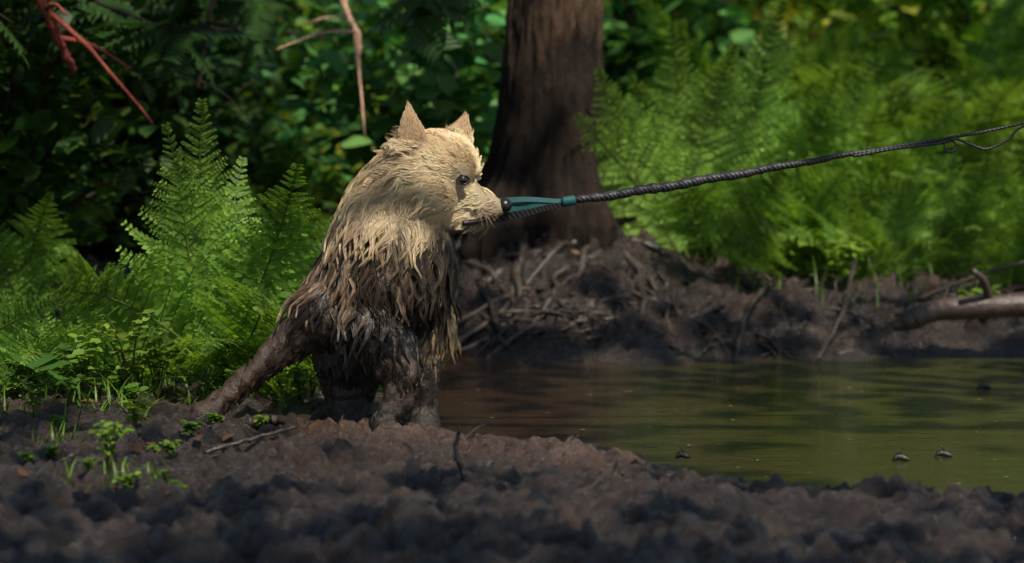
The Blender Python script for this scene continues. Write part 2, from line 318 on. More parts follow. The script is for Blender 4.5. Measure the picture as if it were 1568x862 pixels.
def trunk(x,y,zb,h,r0,fl,col1,lean=(0,0),rings=170,seed=0):
    na=110; z=np.concatenate([np.linspace(-.15,1.3,rings),np.linspace(1.35,h,40)]); th=np.linspace(0,2*np.pi,na,endpoint=False)
    ZZ,TT=np.meshgrid(z,th,indexing='ij'); base=np.exp(-np.clip(ZZ,0,None)/.14)
    R=r0*(1-.5*ZZ.clip(0)/h)+fl*base*(1+.45*np.sin(5*TT+.7)+.25*np.sin(8*TT+2)); P=np.stack([np.cos(TT)*3,np.sin(TT)*3,ZZ*3],-1).reshape(-1,3)
    rid=(1-np.abs(fbm(P*np.array([2.0,2.0,.8]),2.8,3,seed)*2.6)).reshape(R.shape); R=R*(1+.12*rid+.05*fbm(P,.5,2,seed+4).reshape(R.shape))
    cx=x+lean[0]*ZZ+.03*np.sin(ZZ*1.7); cy=y+lean[1]*ZZ
    V=np.stack([cx+R*np.cos(TT),cy+R*np.sin(TT),ZZ+zb],-1).reshape(-1,3); m=len(z);I=np.arange(m*na).reshape(m,na)
    F=np.stack([I[:-1],np.roll(I[:-1],-1,1),np.roll(I[1:],-1,1),I[1:]],-1).reshape(-1,4)
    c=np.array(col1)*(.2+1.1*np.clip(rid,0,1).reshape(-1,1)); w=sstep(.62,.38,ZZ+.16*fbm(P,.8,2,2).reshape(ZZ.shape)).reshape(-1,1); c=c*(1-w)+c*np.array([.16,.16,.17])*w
    return V,F,c
for ti,(nm,tx,ty) in enumerate(tp):
    zb=float(H(np.array([tx]),np.array([ty]),False)[0]); e=empty(nm,(0,0,0)); main=ti==0
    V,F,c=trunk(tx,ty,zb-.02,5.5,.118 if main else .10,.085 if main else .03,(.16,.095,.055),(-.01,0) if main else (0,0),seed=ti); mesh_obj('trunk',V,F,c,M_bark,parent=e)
    sel=T[own==ti]
    if len(sel)==0: continue
    A=Acc()
    for k in range(16):
        tip=sel[rng.integers(len(sel))]; z0=rng.uniform(3.2,5.2); s0=np.array([tx,ty,zb+z0]); A.add(*tube(smooth_path([s0,s0*.5+tip*.5+rng.normal(size=3)*.2+[0,0,.2],tip],12),np.linspace(.045,.01,12),6),(.1,.07,.04))
    A.obj('limbs',M_bark,parent=e)
    V,F=inst(LV,LF,rand_frames(len(sel),.7),sel,.15*(.7+.7*rng.random(len(sel)))); mesh_obj('shade_crown',V,F,np.repeat((.6+.8*rng.random(len(sel)))[:,None]*np.array([.05,.12,.02]),len(LV),0),M_canopy,parent=e)
    if main:
        A=Acc()
        def root(p,a,r0,L,dep=0):
            n=int(L/.015); pts=[];x0,y0=p;ph=rng.random()*6; w1=rng.uniform(.12,.26); w2=rng.uniform(.35,.6)
            for i in range(n):
                a2=a+.55*math.sin(i*w1+ph)+.30*math.sin(i*w2+2*ph); x0+=math.cos(a2)*.015;y0+=math.sin(a2)*.015; pts.append((x0,y0))
                if dep<2 and rng.random()<.045: root((x0,y0),a+rng.choice([-1,1])*rng.uniform(.6,1.3),r0*(1-i/n)*.65+.003,L*(1-i/n)*.8+.05,dep+1)
            pts=np.array(pts)
            if len(pts)<6: return
            rr=np.linspace(r0,r0*.4,len(pts)); hz=np.maximum(H(pts[:,0],pts[:,1],True),-.03); hz=np.convolve(np.pad(hz,4,'edge'),np.ones(9)/9,'valid')
            zz=hz+rr*.2+.001+.010*np.sin(np.arange(len(pts))*.3+ph)
            A.add(*tube(np.column_stack([pts,zz]),rr*(1+.2*np.sin(np.arange(len(pts))*.9+ph)),8),np.array([.052,.040,.031])*(.5+.9*rng.random()))
        for i in range(10):
            a=-math.pi/2+rng.uniform(-1.4,1.5); root((tx+.2*math.cos(a),ty+.2*math.sin(a)),a*.6-math.pi*.2+rng.normal()*.3,rng.uniform(.008,.014),rng.uniform(.4,.7))
        for i in range(10):
            x0=rng.uniform(-.1,.6); root((x0,6.90+rng.normal()*.05),rng.choice([0,math.pi])+rng.normal()*.7,rng.uniform(.005,.009),rng.uniform(.2,.45),1)
        for i in range(32):
            x0=rng.uniform(-.12,.95); root((x0,6.84+rng.normal()*.05),-math.pi/2+rng.normal()*.6,rng.uniform(.003,.007),rng.uniform(.1,.24),1)
        A.obj('roots',M_root,parent=e)
L=bpy.data.lights.new('sun','SUN'); L.energy=5; L.angle=math.radians(.5); L.color=(1,.92,.79); so=bpy.data.objects.new('sun',L); link(so)
so.rotation_mode='QUATERNION'; so.rotation_quaternion=Vector(sv).to_track_quat('Z','Y'); so.location=(3,-4,10)
w=bpy.data.worlds.new('World'); scene.world=w; w.use_nodes=True; nt=w.node_tree; sk=nt.nodes.new('ShaderNodeTexSky'); sk.sky_type='NISHITA'; sk.sun_disc=False
sk.sun_elevation=math.asin(sv[2]); sk.sun_rotation=math.atan2(sv[0],sv[1]); bg=nt.nodes['Background']; bg.inputs[1].default_value=.12; nt.links.new(sk.outputs[0],bg.inputs[0])
# ------------------------------------------------------------ low plants left bank
def grass(name,n,xr,yr,hmin,hmax,col,cond=None):
    x=rng.uniform(*xr,n);y=rng.uniform(*yr,n)
    if cond is not None: k=cond(x,y); x=x[k];y=y[k]
    n=len(x); h=rng.uniform(hmin,hmax,n); az=rng.random(n)*6.28; ln=rng.uniform(.2,.9,n); z=H(x,y)-.004
    d=np.stack([np.cos(az),np.sin(az),0*az],-1); s=np.stack([-np.sin(az),np.cos(az),0*az],-1); t=np.linspace(0,1,5)
    C=np.stack([x,y,z],-1)[:,None]+d[:,None]*(ln*h)[:,None,None]*(t**2)[None,:,None]+np.array([0,0,1])*(h[:,None]*(t-.25*t**2*ln[:,None]))[:,:,None]
    wd=(.0018*(1-t**2)+.0002)[None,:,None]*rng.uniform(.7,1.5,n)[:,None,None]; V=np.stack([C-s[:,None]*wd,C+s[:,None]*wd],2).reshape(-1,3)
    b=np.arange(n)[:,None]*10+np.arange(4)[None]*2; F=np.stack([b,b+1,b+3,b+2],-1).reshape(-1,4)
    cc=np.repeat(np.array(col)*(.6+.8*rng.random(n))[:,None],10,0); return mesh_obj(name,V,F,cc,M_leaf)
def legzone(x,y): return (x>-.66)&(y<5.36)
def lc(x,y): return (sdist(x,y)>.12)&(vnoise(np.stack([x,y,0*x],-1),5,2)>.45)&(rng.random(len(x))<sstep(-.2,-.55,x)*1.0)&~legzone(x,y)
grass('grass',2600,(-1.4,-.2),(5.10,7.0),.02,.08,(.10,.20,.025),lc)
grass('grass',900,(-1.4,-.5),(4.2,5.2),.02,.045,(.10,.18,.02),lambda x,y:vnoise(np.stack([x,y,0*x],-1),6,8)>.60)
grass('grass',900,(.5,2.6),(7.0,8.6),.04,.14,(.08,.15,.02))
def weed(x,y,h,size,nst=6,col=(.11,.22,.03)):
    A=Acc();z=float(H(np.array([x]),np.array([y]))[0]);T=[];D=[];S=[]
    for i in range(nst):
        az=rng.random()*6.28;sp=rng.uniform(.1,.5)*h; p=smooth_path([(0,0,0),(math.cos(az)*sp*.4,math.sin(az)*sp*.4,h*.6),(math.cos(az)*sp,math.sin(az)*sp,h*rng.uniform(.7,1))],8)
        A.add(*tube(p,np.linspace(.0022,.001,8),4),(.09,.12,.03))
        for k in range(2,8):
            for s in (-1,1):
                a=az+s*1.3+k*.9+rng.normal()*.3; T.append(p[k]);D.append((math.cos(a),math.sin(a),.25*rng.normal()));S.append(size*(.6+.6*rng.random()))
    V,F=inst(LV*[1.1,1,1],LF,frames(np.array(D,float),np.tile([0.05,-.15,1.],(len(D),1))+.25*rng.normal(size=(len(D),3))),np.array(T),np.array(S)); A.add(V,F,np.repeat((.7+.6*rng.random(len(T)))[:,None]*np.array(col),len(LV),0))
    A.obj('weed',M_leaf,loc=(x,y,z))
for i in range(90):
    x=-.38-.80*rng.random()**1.1;y=rng.uniform(5.0,6.1)
    if legzone(x,y): continue
    weed(x,y,rng.uniform(.03,.10),rng.uniform(.010,.024),5)
for i in range(14): weed(rng.uniform(-.95,-.5),rng.uniform(4.2,5.0),rng.uniform(.02,.05),rng.uniform(.010,.018),4,(.10,.19,.03))
for a in [(-.72,5.35,.18,.026,8),(-.68,5.42,.14,.024,7),(-.5,5.48,.10,.022,7),(-.8,5.3,.12,.025,6),(-.35,5.45,.10,.026,6),(-.40,5.4,.08,.024,6),(-.62,4.35,.08,.016,6),(-.44,4.93,.03,.014,4),(-.66,4.95,.06,.02,6),(-.58,4.25,.04,.013,6),(.85,7.2,.12,.04,6),(1.15,6.95,.1,.035,6),(.7,7.3,.12,.04,6),(1.35,7.1,.1,.035,6)]: weed(*a,col=(.17,.28,.035))
A=Acc(); n=12; T=np.stack([rng.uniform(-.12,.12,n),rng.uniform(-.1,.1,n),rng.uniform(.04,.1,n)],-1); az=rng.random(n)*6.28
V,F=inst(LV*[1.6,1,1],LF,frames(np.stack([np.cos(az),np.sin(az),0*az-.1],-1),np.tile([0,-.3,1.],(n,1))),T,rng.uniform(.07,.12,n)); A.add(V,F,(.06,.15,.03)); 
for k in range(n): A.add(*tube(np.array([[0,0,-.03],T[k]*[.6,.6,.7],T[k]]),.002,4),(.07,.12,.03))
A.obj('broadleaf_plant',M_leaf,loc=(-.93,5.4,.05))
# ------------------------------------------------------------ sticks, log, debris
def stick(name,pts,r0,r1,col,n=24,parent=None,mat=None,wob=.15):
    P=smooth_path(pts,n); R=np.linspace(r0,r1,n)*(1+wob*rng.normal(size=n)*.5); P=P+rng.normal(size=P.shape)*r1*.25
    A=Acc(); A.add(*tube(P,R,8),col); return A.obj(name,mat or M_root,parent=parent)
def onG(x,y,dz=0): return (x,y,float(H(np.array([x]),np.array([y]))[0])+dz)
lp=smooth_path([(.90,6.70,.075),(1.0,6.68,.115),(1.15,6.66,.128),(1.35,6.68,.138),(1.7,6.75,.15),(2.1,6.9,.16)],90); lr=np.interp(np.arange(90),[0,8,30,90],[.012,.026,.030,.040])
lt=np.random.default_rng(5).normal(size=90); lt=np.convolve(lt,np.ones(7)/7,'same'); A=Acc(); A.add(*tube(lp,lr*(1+.18*lt),16),(.075,.05,.038)); A.add(*tube(smooth_path([(1.12,6.66,.14),(1.1,6.62,.19),(1.07,6.6,.215)],8),np.linspace(.011,.007,8),8),(.075,.05,.038)); A.obj('fallen_log',M_root)
stick('twig',[onG(-.08,4.22,-.02),(-.072,4.22,.05),(-.084,4.22,.09),(-.078,4.22,.125)],.006,.003,(.012,.009,.008))
stick('twig',[onG(-.08,4.22,.01),(-.06,4.2,.03),(-.045,4.17,.015)],.005,.003,(.012,.009,.008))
stick('stick',[onG(-.46,4.95,.008),onG(-.40,4.93,.018),onG(-.34,4.85,.006)],.012,.006,(.045,.025,.016))
stick('stick',[onG(-.5,4.6,.01),onG(-.42,4.66,.02),onG(-.36,4.72,.02)],.005,.003,(.03,.022,.015))
stick('stick',[onG(.62,7.0,.02),(.56,6.78,.1),(.52,6.6,.0)],.008,.005,(.05,.037,.028))
stick('stick',[onG(.85,7.05,.1),(.8,6.85,.1),(.72,6.68,.0)],.007,.004,(.05,.037,.028))
stick('stick',[(1.0,7.0,.12),(1.2,6.95,.2),(1.4,7.0,.24)],.006,.003,(.05,.037,.028))
for i in range(26):
    x=rng.uniform(.0,1.5);y=rng.uniform(6.85,7.5);a=rng.random()*3.14;l=rng.uniform(.05,.16); p=onG(x,y,.01);q=onG(x+math.cos(a)*l,y+math.sin(a)*l,rng.uniform(.0,.06)); stick('stick',[p,tuple((np.array(p)+np.array(q))/2+rng.normal(size=3)*.012),q],rng.uniform(.002,.005),.0015,(.05,.036,.026),12)
for i in range(34):
    x=rng.uniform(-.9,.3);y=rng.uniform(4.2,5.1)
    if sdist(np.array([x]),np.array([y]))[0]<.05: continue
    a=rng.random()*3.14;l=rng.uniform(.03,.10); p=onG(x,y,.003);q=onG(x+math.cos(a)*l,y+math.sin(a)*l,rng.uniform(.003,.03)); stick('twig',[p,tuple((np.array(p)+np.array(q))/2+rng.normal(size=3)*.006),q],rng.uniform(.0015,.0032),.001,(.035,.024,.017),10)
for (x,y) in [(.66,4.80),(.74,4.85),(1.0,6.0),(.285,4.72)]:
    s=.014 if x>.3 else .012; A=Acc(); P=smooth_path([(-s,0,0),(-s*.3,.004,.006),(s*.5,0,.004),(s*1.1,-.003,.001)],8); A.add(*tube(P,np.array([.3,.7,1,.9,1,.8,.6,.2])*.006,7),(.03,.022,.015)); P2=smooth_path([(0,0,.003),(.001,0,.012),(-.006,0,.02)],5); A.add(*tube(P2,.0016,5),(.03,.02,.015)); A.obj('floating_debris',M_root,loc=(x,y,.001 if x>.3 else .015))
n=260; x=rng.uniform(-.1,2.2,n);y=rng.uniform(4.4,6.6,n); k=sdist(x,y)<-.06; x=x[k];y=y[k];n=len(x); az=rng.random(n)*6.28
V,F=inst(LV*[1,1,.2],LF,frames(np.stack([np.cos(az),np.sin(az),0*az],-1),np.tile([0,0,1.],(n,1))),np.stack([x,y,0*x+.002],-1),rng.uniform(.004,.015,n)); mesh_obj('floating_leaves',V,F,np.repeat(np.array([.20,.14,.08])*(.3+1.3*rng.random(n))[:,None],len(LV),0),M_stem)
n=1500; x=rng.uniform(-1.6,2.4,n); y=rng.uniform(4.2,8.4,n); k=(sdist(x,y)>.1)&((y>6.6)|(x<-.3)); x=x[k];y=y[k]; n=len(x)
az=rng.random(n)*6.28; V,F=inst(LV,LF,frames(np.stack([np.cos(az),np.sin(az),.2*rng.normal(size=n)],-1),np.tile([0,0,1.],(n,1))+.5*rng.normal(size=(n,3))),np.stack([x,y,H(x,y)+.004],-1),rng.uniform(.015,.04,n))
mesh_obj('leaf_litter',V,F,np.repeat(np.array([.09,.045,.02])*(.3+1.0*rng.random(n))[:,None],len(LV),0),M_stem)
def branch(name,pts,r0,r1,col,subs=5):
    e=empty(name); stick('main_limb',pts,r0,r1,col,30,e,M_bark); P=smooth_path(pts,30)
    for k in range(subs):
        i=rng.integers(6,28); d=rng.normal(size=3)*.14; stick('side_twig_%d'%(k+1),[P[i],P[i]+d*.6+[0,0,-.03],P[i]+d*1.3+[0,0,-.1]],r1*.8,r1*.3,col,10,e,M_bark)
    return e
branch('dead_branch',[(-1.16,6.4,.94),(-1.06,6.4,.84),(-1.02,6.45,.74),(-1.0,6.5,.68)],.015,.009,(.34,.08,.055),3)
branch('dead_branch',[(-.46,7.6,.90),(-.43,7.6,.82),(-.41,7.6,.78),(-.41,7.6,.70)],.010,.006,(.80,.50,.34),3)
branch('dead_branch',[(-.72,7,.9),(-.75,7,.78),(-.76,7,.70),(-.77,7,.64)],.008,.004,(.04,.03,.02),5)
branch('dead_branch',[(1.0,7.2,.06),(1.2,7.2,.12),(1.5,7.2,.16)],.008,.004,(.07,.05,.04),5)
def pinnate():
    A=Acc(); A.add(*tube(np.array([[0,0,0],[0,.5,.04],[0,1,-.05]]),.008,4),(.05,.07,.02)); T=[];D=[]
    for i in range(8):
        t=.15+.8*i/7
        for s in (-1,1): T.append((0,t,.04*math.sin(t*3)));D.append((s,.45,-.15))
    T.append((0,1,-.05));D.append((0,1,-.2)); n=len(T)
    V,F=inst(LV*[.62,1,1],LF,frames(np.array(D,float),np.tile([0,0,1.],(n,1))),np.array(T),np.full(n,.36)); A.add(V,F,(.035,.085,.018)); return A.data()
PV,PF,PC=pinnate()
def spray(name,pts,k,size):
    e=empty(name); stick('limb',pts,.007,.002,(.03,.022,.015),24,e,M_bark); P=smooth_path(pts,24); i=rng.integers(2,24,k)
    d=rng.normal(size=(k,3)); d[:,2]=-.3+.4*rng.normal(size=k); V,F=inst(PV,PF,frames(d,np.tile([0,-.5,1.],(k,1))+.4*rng.normal(size=(k,3))),P[i],size*rng.uniform(.7,1.2,k))
    mesh_obj('leaves',V,F,np.tile(PC,(k,1)),M_leaf,parent=e)
spray('rowan_branch',[(-1.7,6.9,1.15),(-1.3,6.8,.97),(-.95,6.7,.83),(-.76,6.7,.76)],34,.15)
spray('rowan_branch',[(-1.6,6.5,1.1),(-1.35,6.4,.93),(-1.1,6.3,.78)],28,.14)
spray('rowan_branch',[(-1.3,7.6,1.25),(-1.0,7.5,1.05),(-.8,7.5,.93),(-.65,7.5,.84)],32,.15)
spray('rowan_branch',[(-.10,6.9,1.08),(-.18,6.9,.90),(-.25,6.9,.80)],16,.13)
spray('rowan_branch',[(-1.9,7.2,.9),(-1.5,7.1,.75),(-1.2,7.0,.6)],34,.15)
# ------------------------------------------------------------ DOG
DL=(-.268,5.2,.0)
dog=empty('dog',DL)
chains=[
 [(.130,0,.485,.070),(.10,0,.455,.078),(.062,0,.405,.086),(.055,0,.36,.103),(.045,0,.30,.108),(.005,.03,.235,.100),(-.01,.08,.19,.088),(.01,.12,.17,.08)],
 [(.146,-.020,.490,.057),(.153,.018,.490,.057)],[(.122,-.040,.440,.050),(.122,.040,.440,.050)],
 [(.075,0,.455,.062),(.045,.01,.41,.068),(.015,.02,.33,.076),(-.022,.03,.26,.080)],
 [(.168,-.008,.440,.040),(.200,-.014,.427,.029),(.228,-.02,.417,.0225),(.238,-.021,.415,.0185)],
 [(.15,-.01,.41,.035),(.195,-.015,.400,.021),(.222,-.02,.397,.013)],
 [(.11,.07,.19,.050),(.09,.06,.23,.060)],
 [(.08,.03,.22,.058),(.098,.03,.10,.032),(.104,.03,.035,.024),(.108,.01,.008,.030)],
 [(.02,-.055,.21,.062),(.068,-.085,.118,.036),(.062,-.092,.07,.025),(.03,-.10,.028,.022),(.045,-.12,.01,.026)],
 [(-.05,.0,.22,.075),(-.095,.0,.20,.047),(-.145,-.01,.165,.031),(-.185,-.02,.128,.0225),(-.235,-.025,.088,.018),(-.268,-.03,.058,.017),(-.290,-.05,.038,.021)],
 [(-.03,.02,.14,.066),(-.035,.03,.06,.040),(-.03,.0,.008,.040)],
]
ears=[[(.092,-.040,.512,.034),(.087,-.046,.545,.027),(.083,-.049,.575,.016),(.081,-.050,.602,.004)],[(.165,.035,.522,.032),(.175,.04,.550,.021),(.184,.042,.582,.005)]]
import bmesh
bm=bmesh.new()
def blob(x,y,z,r,sc=(1,1,1)):
    mt=Matrix.Translation((x,y,z))@Matrix.Diagonal((r*sc[0],r*sc[1],r*sc[2],1)); bmesh.ops.create_icosphere(bm,subdivisions=3,radius=1,matrix=mt)
def chain(c,sc=(1,1,1)):
    for a,b in zip(c[:-1],c[1:]):
        a=np.array(a);b=np.array(b); k=max(2,int(np.linalg.norm(a[:3]-b[:3])/(min(a[3],b[3])*.25))+1)
        for t in np.linspace(0,1,k): p=a+(b-a)*t; blob(p[0],p[1],p[2],p[3],sc)
for c_ in chains: chain(c_)
for c_ in ears: chain(c_,(1,.4,1))
for tx,ty,tz in [(.125,-.005,.006),(.118,-.02,.006),(.07,-.135,.006),(.06,-.142,.006),(-.310,-.062,.030),(-.305,-.045,.028)]: blob(tx,ty,tz,.012)
me=bpy.data.meshes.new('tmp'); bm.to_mesh(me); bm.free(); to=bpy.data.objects.new('tmp',me); link(to)
mo=to.modifiers.new('r','REMESH'); mo.mode='VOXEL'; mo.voxel_size=.0042
ms=to.modifiers.new('s','SMOOTH'); ms.iterations=4; ms.factor=.6
dg=bpy.context.evaluated_depsgraph_get(); ev=to.evaluated_get(dg); em=ev.to_mesh()
em.calc_loop_triangles(); BV=np.empty(len(em.vertices)*3,np.float32); em.vertices.foreach_get('co',BV); BV=BV.reshape(-1,3).astype(float)
BF=np.empty(len(em.loop_triangles)*3,np.int32); em.loop_triangles.foreach_get('vertices',BF); BF=BF.reshape(-1,3); ev.to_mesh_clear(); bpy.data.objects.remove(to)
def vnorm(V,F):
    fn=np.cross(V[F[:,1]]-V[F[:,0]],V[F[:,2]]-V[F[:,0]]); n=np.zeros_like(V)
    for k in range(3): np.add.at(n,F[:,k],fn)
    return nrm(n)
BN=vnorm(BV,BF)
def masks(P):
    x,y,z=P[:,0],P[:,1],P[:,2]; nn=fbm(P,14,3,4)
    mud=1-sstep(.245,.315,z+.11*nn-.35*np.clip(x-.05,0,.1))
    mud=np.maximum(mud,sstep(-.07,-.085,x)*sstep(.27,.24,z))
    head=sstep(.32,.44,z-.25*(.1-x)+.10*nn)
    face=sstep(.10,.14,x+.35*(z-.46)*(z>.46)+.01*nn)*sstep(.36,.385,z)
    chin=sstep(.05,.09,x+.02*nn)*sstep(.395,.365,z-.15*(x-.15)+.01*nn)*sstep(.24,.27,z)
    haunch=sstep(.095,.115,x)*sstep(.125,.15,z)*sstep(.285,.26,z)*(y>-.03)
    return mud,head,face,chin,haunch
def isear(P):
    x,y,z=P[:,0],P[:,1],P[:,2]
    a=(z>.532)&(np.abs(x-.084)<.036*(1-(z-.53)/.08).clip(0,1)+.008)&(y<-.036)
    b=(z>.546)&(x>.155)&(y>.028); return a|b|(z>.562)
def furcol(P,r):
    mud,head,face,chin,haunch=[m[:,None] for m in masks(P)]
    st=(r+.5*fbm(P,25,2,8))[:,None]
    cream=np.array([.86,.67,.41]); tanc=np.array([.38,.26,.175]); dk=np.array([.026,.018,.012]); md=np.array([.016,.011,.008])
    c=tanc*(.45+.9*st); c=c*(1-head)+cream*(.6+.6*st)*head; c=c*(1-face)+np.array([.90,.70,.43])*(.9+.2*st)*face
    streak=(sstep(.46,.62,vnoise(P*np.array([1,1,.45]),38,3))[:,None])*(1-face)*(.22+.75*(1-head)); c=c*(1-streak)+np.array([.045,.028,.018])*streak
    speck=sstep(.76,.82,vnoise(P,140,5))[:,None]*face*.6; c=c*(1-speck)+np.array([.12,.06,.03])*speck
    c=c*(1-chin*.92)+dk*(.5+st)*chin*.92
    legb=(sstep(-.06,-.12,P[:,0])*.8)[:,None]; mdc=md*(1-legb)+np.array([.05,.031,.020])*legb
    mm=mud*(1-haunch*.9); c=c*(1-mm)+mdc*(.5+1.0*st)*mm
    c=np.where(haunch>.5,np.array([.36,.26,.14])*(.5+.9*st),c); 
    e=isear(P)[:,None]; c=np.where(e,np.array([.70,.50,.30])*(.6+.6*st),c); return np.clip(c,.004,.9)
mud=masks(BV)[0]; BV2=BV+BN*(mud*(.008*fbm(BV,22,3,2)+.012*np.abs(fbm(BV*np.array([1,1,.5]),38,3,6))))[:,None]
m_skin,nt,bs=newmat('muddy_hide'); a=N(nt,'ShaderNodeAttribute'); a.attribute_name='Col'; nt.links.new(a.outputs['Color'],bs.inputs['Base Color']); bs.inputs['Roughness'].default_value=.32
nn=noise_node(nt,75,6,rough=.7); nn2=noise_node(nt,28,3); mr=N(nt,'ShaderNodeMapRange'); mr.inputs[1].default_value=.4; mr.inputs[2].default_value=.6; mr.inputs[3].default_value=.20; mr.inputs[4].default_value=.5; nt.links.new(nn2.outputs[0],mr.inputs[0]); nt.links.new(mr.outputs[0],bs.inputs['Roughness']); bump(nt,bs,nn.outputs[0],.9,.006)
knee=sstep(-.045,-.07,BV[:,1])*sstep(.05,.09,BV[:,2])*mud
bc=furcol(BV,np.full(len(BV),.45))*np.where(mud>.5,1.4,.40)[:,None]; bc=bc+np.array([.035,.020,.013])*(knee*vnoise(BV,30,4)*1.6)[:,None]; bc[isear(BV)]=np.array([.30,.18,.11])
mesh_obj('body',BV2,BF,bc,m_skin,parent=dog)
bvh=BVHTree.FromPolygons([tuple(v) for v in BV],[tuple(int(i) for i in f) for f in BF])
def hit(x,z,side=-1):
    h=bvh.ray_cast(Vector((x,side*1.0,z)),Vector((0,-side,0))); return np.array(h[0]) if h[0] else np.array([x,0,z])
EX,EZ=.178,.468; e1=hit(EX,EZ,-1); e2=hit(EX+.008,EZ,1)
nose=np.array([.254,-.022,.419])
fn=np.cross(BV[BF[:,1]]-BV[BF[:,0]],BV[BF[:,2]]-BV[BF[:,0]]); area=np.linalg.norm(fn,axis=1)/2
def sample(n,wfun=None):
    cen=BV[BF].mean(1); wgt=area*(np.clip(wfun(cen),0,None) if wfun else 1); f=rng.choice(len(BF),n,p=wgt/wgt.sum()); u=rng.random((n,2)); k=u.sum(1)>1; u[k]=1-u[k]
    a,b,c=BV[BF[f,0]],BV[BF[f,1]],BV[BF[f,2]]; na,nb,nc=BN[BF[f,0]],BN[BF[f,1]],BN[BF[f,2]]; w=1-u.sum(1)
    return a*w[:,None]+b*u[:,:1]+c*u[:,1:],nrm(na*w[:,None]+nb*u[:,:1]+nc*u[:,1:])
def flow(P,Nn):
    mud,head,face,chin,haunch=masks(P); away=nrm(P-nose)*np.array([1,1,.9]); down=np.array([-.10,0,-1.])+np.stack([-.25*sstep(.05,-.1,P[:,0]),0*P[:,0],0*P[:,0]],-1)
    hw=np.maximum(sstep(.42,.50,P[:,2]),face)[:,None]; f=away*hw+down*(1-hw)
    f=f+(.50-.2*hw)*np.stack([fbm(P,15,2,1),fbm(P,15,2,2),fbm(P,15,2,3)],-1)*1.3
    leg=sstep(-.10,-.13,P[:,0])[:,None]*sstep(.27,.24,P[:,2])[:,None]; f=f*(1-leg)+np.array([-.55,.1,-.8])*leg
    ear=isear(P)[:,None]; f=np.where(ear,np.array([-.1,0,1.])+f*.1,f)
    f=f-Nn*(f*Nn).sum(1,keepdims=True); return nrm(f)
def strands(P,Nn,Ln,lift,R,clump=None,wave=.0,segs=6,rv=None,colr=None,grav=.3,rootdark=.6):
    n=len(P); fl=flow(P,Nn); s=np.linspace(0,1,segs)[None,:,None]; grav=np.broadcast_to(grav,(n,))[:,None,None]
    L3=Ln[:,None,None]; C=P[:,None]-Nn[:,None]*.002+L3*(fl[:,None]*s+Nn[:,None]*lift[:,None,None]*(s-.55*s**2))+np.array([0,0,-1.])*L3*grav*s**2
    if wave>0: ph=rv[:,None,None]*12.6; sd_=np.cross(fl,Nn)[:,None]; C=C+sd_*(np.sin(s*6+ph)-np.sin(ph))*wave*L3*s
    if clump is not None:
        g=clump; k=.95*np.clip(s*1.2,0,1)**.9; C=C*(1-k)+g*k
    T=nrm(np.gradient(C,axis=1)); A1=nrm(np.cross(T,Nn[:,None]+1e-3)); B1=np.cross(T,A1)
    rad=(R[:,None]*np.array([1,1.05,.95,.8,.55,.08])[None,:segs])[:,:,None,None]; th=np.array([0,2.094,4.189]); 
    V=C[:,:,None]+rad*(A1[:,:,None]*np.cos(th)[None,None,:,None]+B1[:,:,None]*np.sin(th)[None,None,:,None])
    b=(np.arange(n)*segs*3)[:,None,None]+(np.arange(segs-1)*3)[None,:,None]+np.arange(3)[None,None]; b2=(np.arange(n)*segs*3)[:,None,None]+(np.arange(segs-1)*3)[None,:,None]+np.array([1,2,0])[None,None]
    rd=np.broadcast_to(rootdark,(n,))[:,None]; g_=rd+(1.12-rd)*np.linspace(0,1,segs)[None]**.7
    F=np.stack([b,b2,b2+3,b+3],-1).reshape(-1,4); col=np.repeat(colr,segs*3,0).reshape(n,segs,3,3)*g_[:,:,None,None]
    return V.reshape(-1,3),F,col.reshape(-1,3),C
def near_eye(P): return (np.linalg.norm(P-e1,axis=1)<.0125)|(np.linalg.norm(P-e2,axis=1)<.0125)|(np.linalg.norm(P-nose,axis=1)<.019)
m_fur,nt,bs=newmat('wet_fur'); a=N(nt,'ShaderNodeAttribute'); a.attribute_name='Col'; nt.links.new(a.outputs['Color'],bs.inputs['Base Color']); bs.inputs['Roughness'].default_value=.32; bs.inputs['Specular IOR Level'].default_value=.5
G,GN=sample(4300,lambda c:1-.55*masks(c)[2]-.35*masks(c)[0]+1.2*(c[:,0]<-.1)*(c[:,2]<.24)); mud,head,face,chin,haunch=masks(G)
Lg=.058*(.45+1.0*rng.random(len(G))); Lg=Lg*(1-.35*sstep(.46,.54,G[:,2])); Lg=Lg*(1-face*.60)
eyed=np.minimum(np.linalg.norm(G-e1,axis=1),np.linalg.norm(G-e2,axis=1)); Lg=Lg*(.35+.65*sstep(.02,.055,eyed))
low=G[:,2]<.20; Lg=np.where(low,.022*(.7+.6*rng.random(len(G))),Lg); Lg=np.where((G[:,0]<-.05)&(G[:,2]<.24),.022,Lg); Lg=np.where((G[:,0]<-.10)&(G[:,2]<.25),.019*(.6+.9*rng.random(len(G))),Lg); Lg=np.where((G[:,2]<.11)&(G[:,0]>-.1),.013,Lg); Lg=np.where(G[:,2]<.045,.006,Lg); ear=isear(G); Lg=np.where(ear,.010,Lg)
Lg=np.where(haunch>.5,.038,Lg)
fr=rng.random(len(G))<.4; Lg=np.where((G[:,2]>.20)&(G[:,2]<.28)&fr&(G[:,0]>-.05),.060,Lg)
lift=.28+.35*rng.random(len(G))+.45*sstep(.46,.54,G[:,2]); lift=np.where(mud>.5,.24,lift); lift=np.where(ear,.15,lift); lift=lift*(.4+.6*sstep(.02,.05,eyed))
k=~near_eye(G); G,GN,Lg,lift,mud,face,ear,head=G[k],GN[k],Lg[k],lift[k],mud[k],face[k],ear[k],head[k]; ng=len(G); rg=rng.random(ng); cg=furcol(G,rg)
gv=np.where(ear,0,.3)
_,_,_,GC=strands(G,GN,Lg,lift,np.full(ng,.001),None,.24,6,rg,cg,gv)
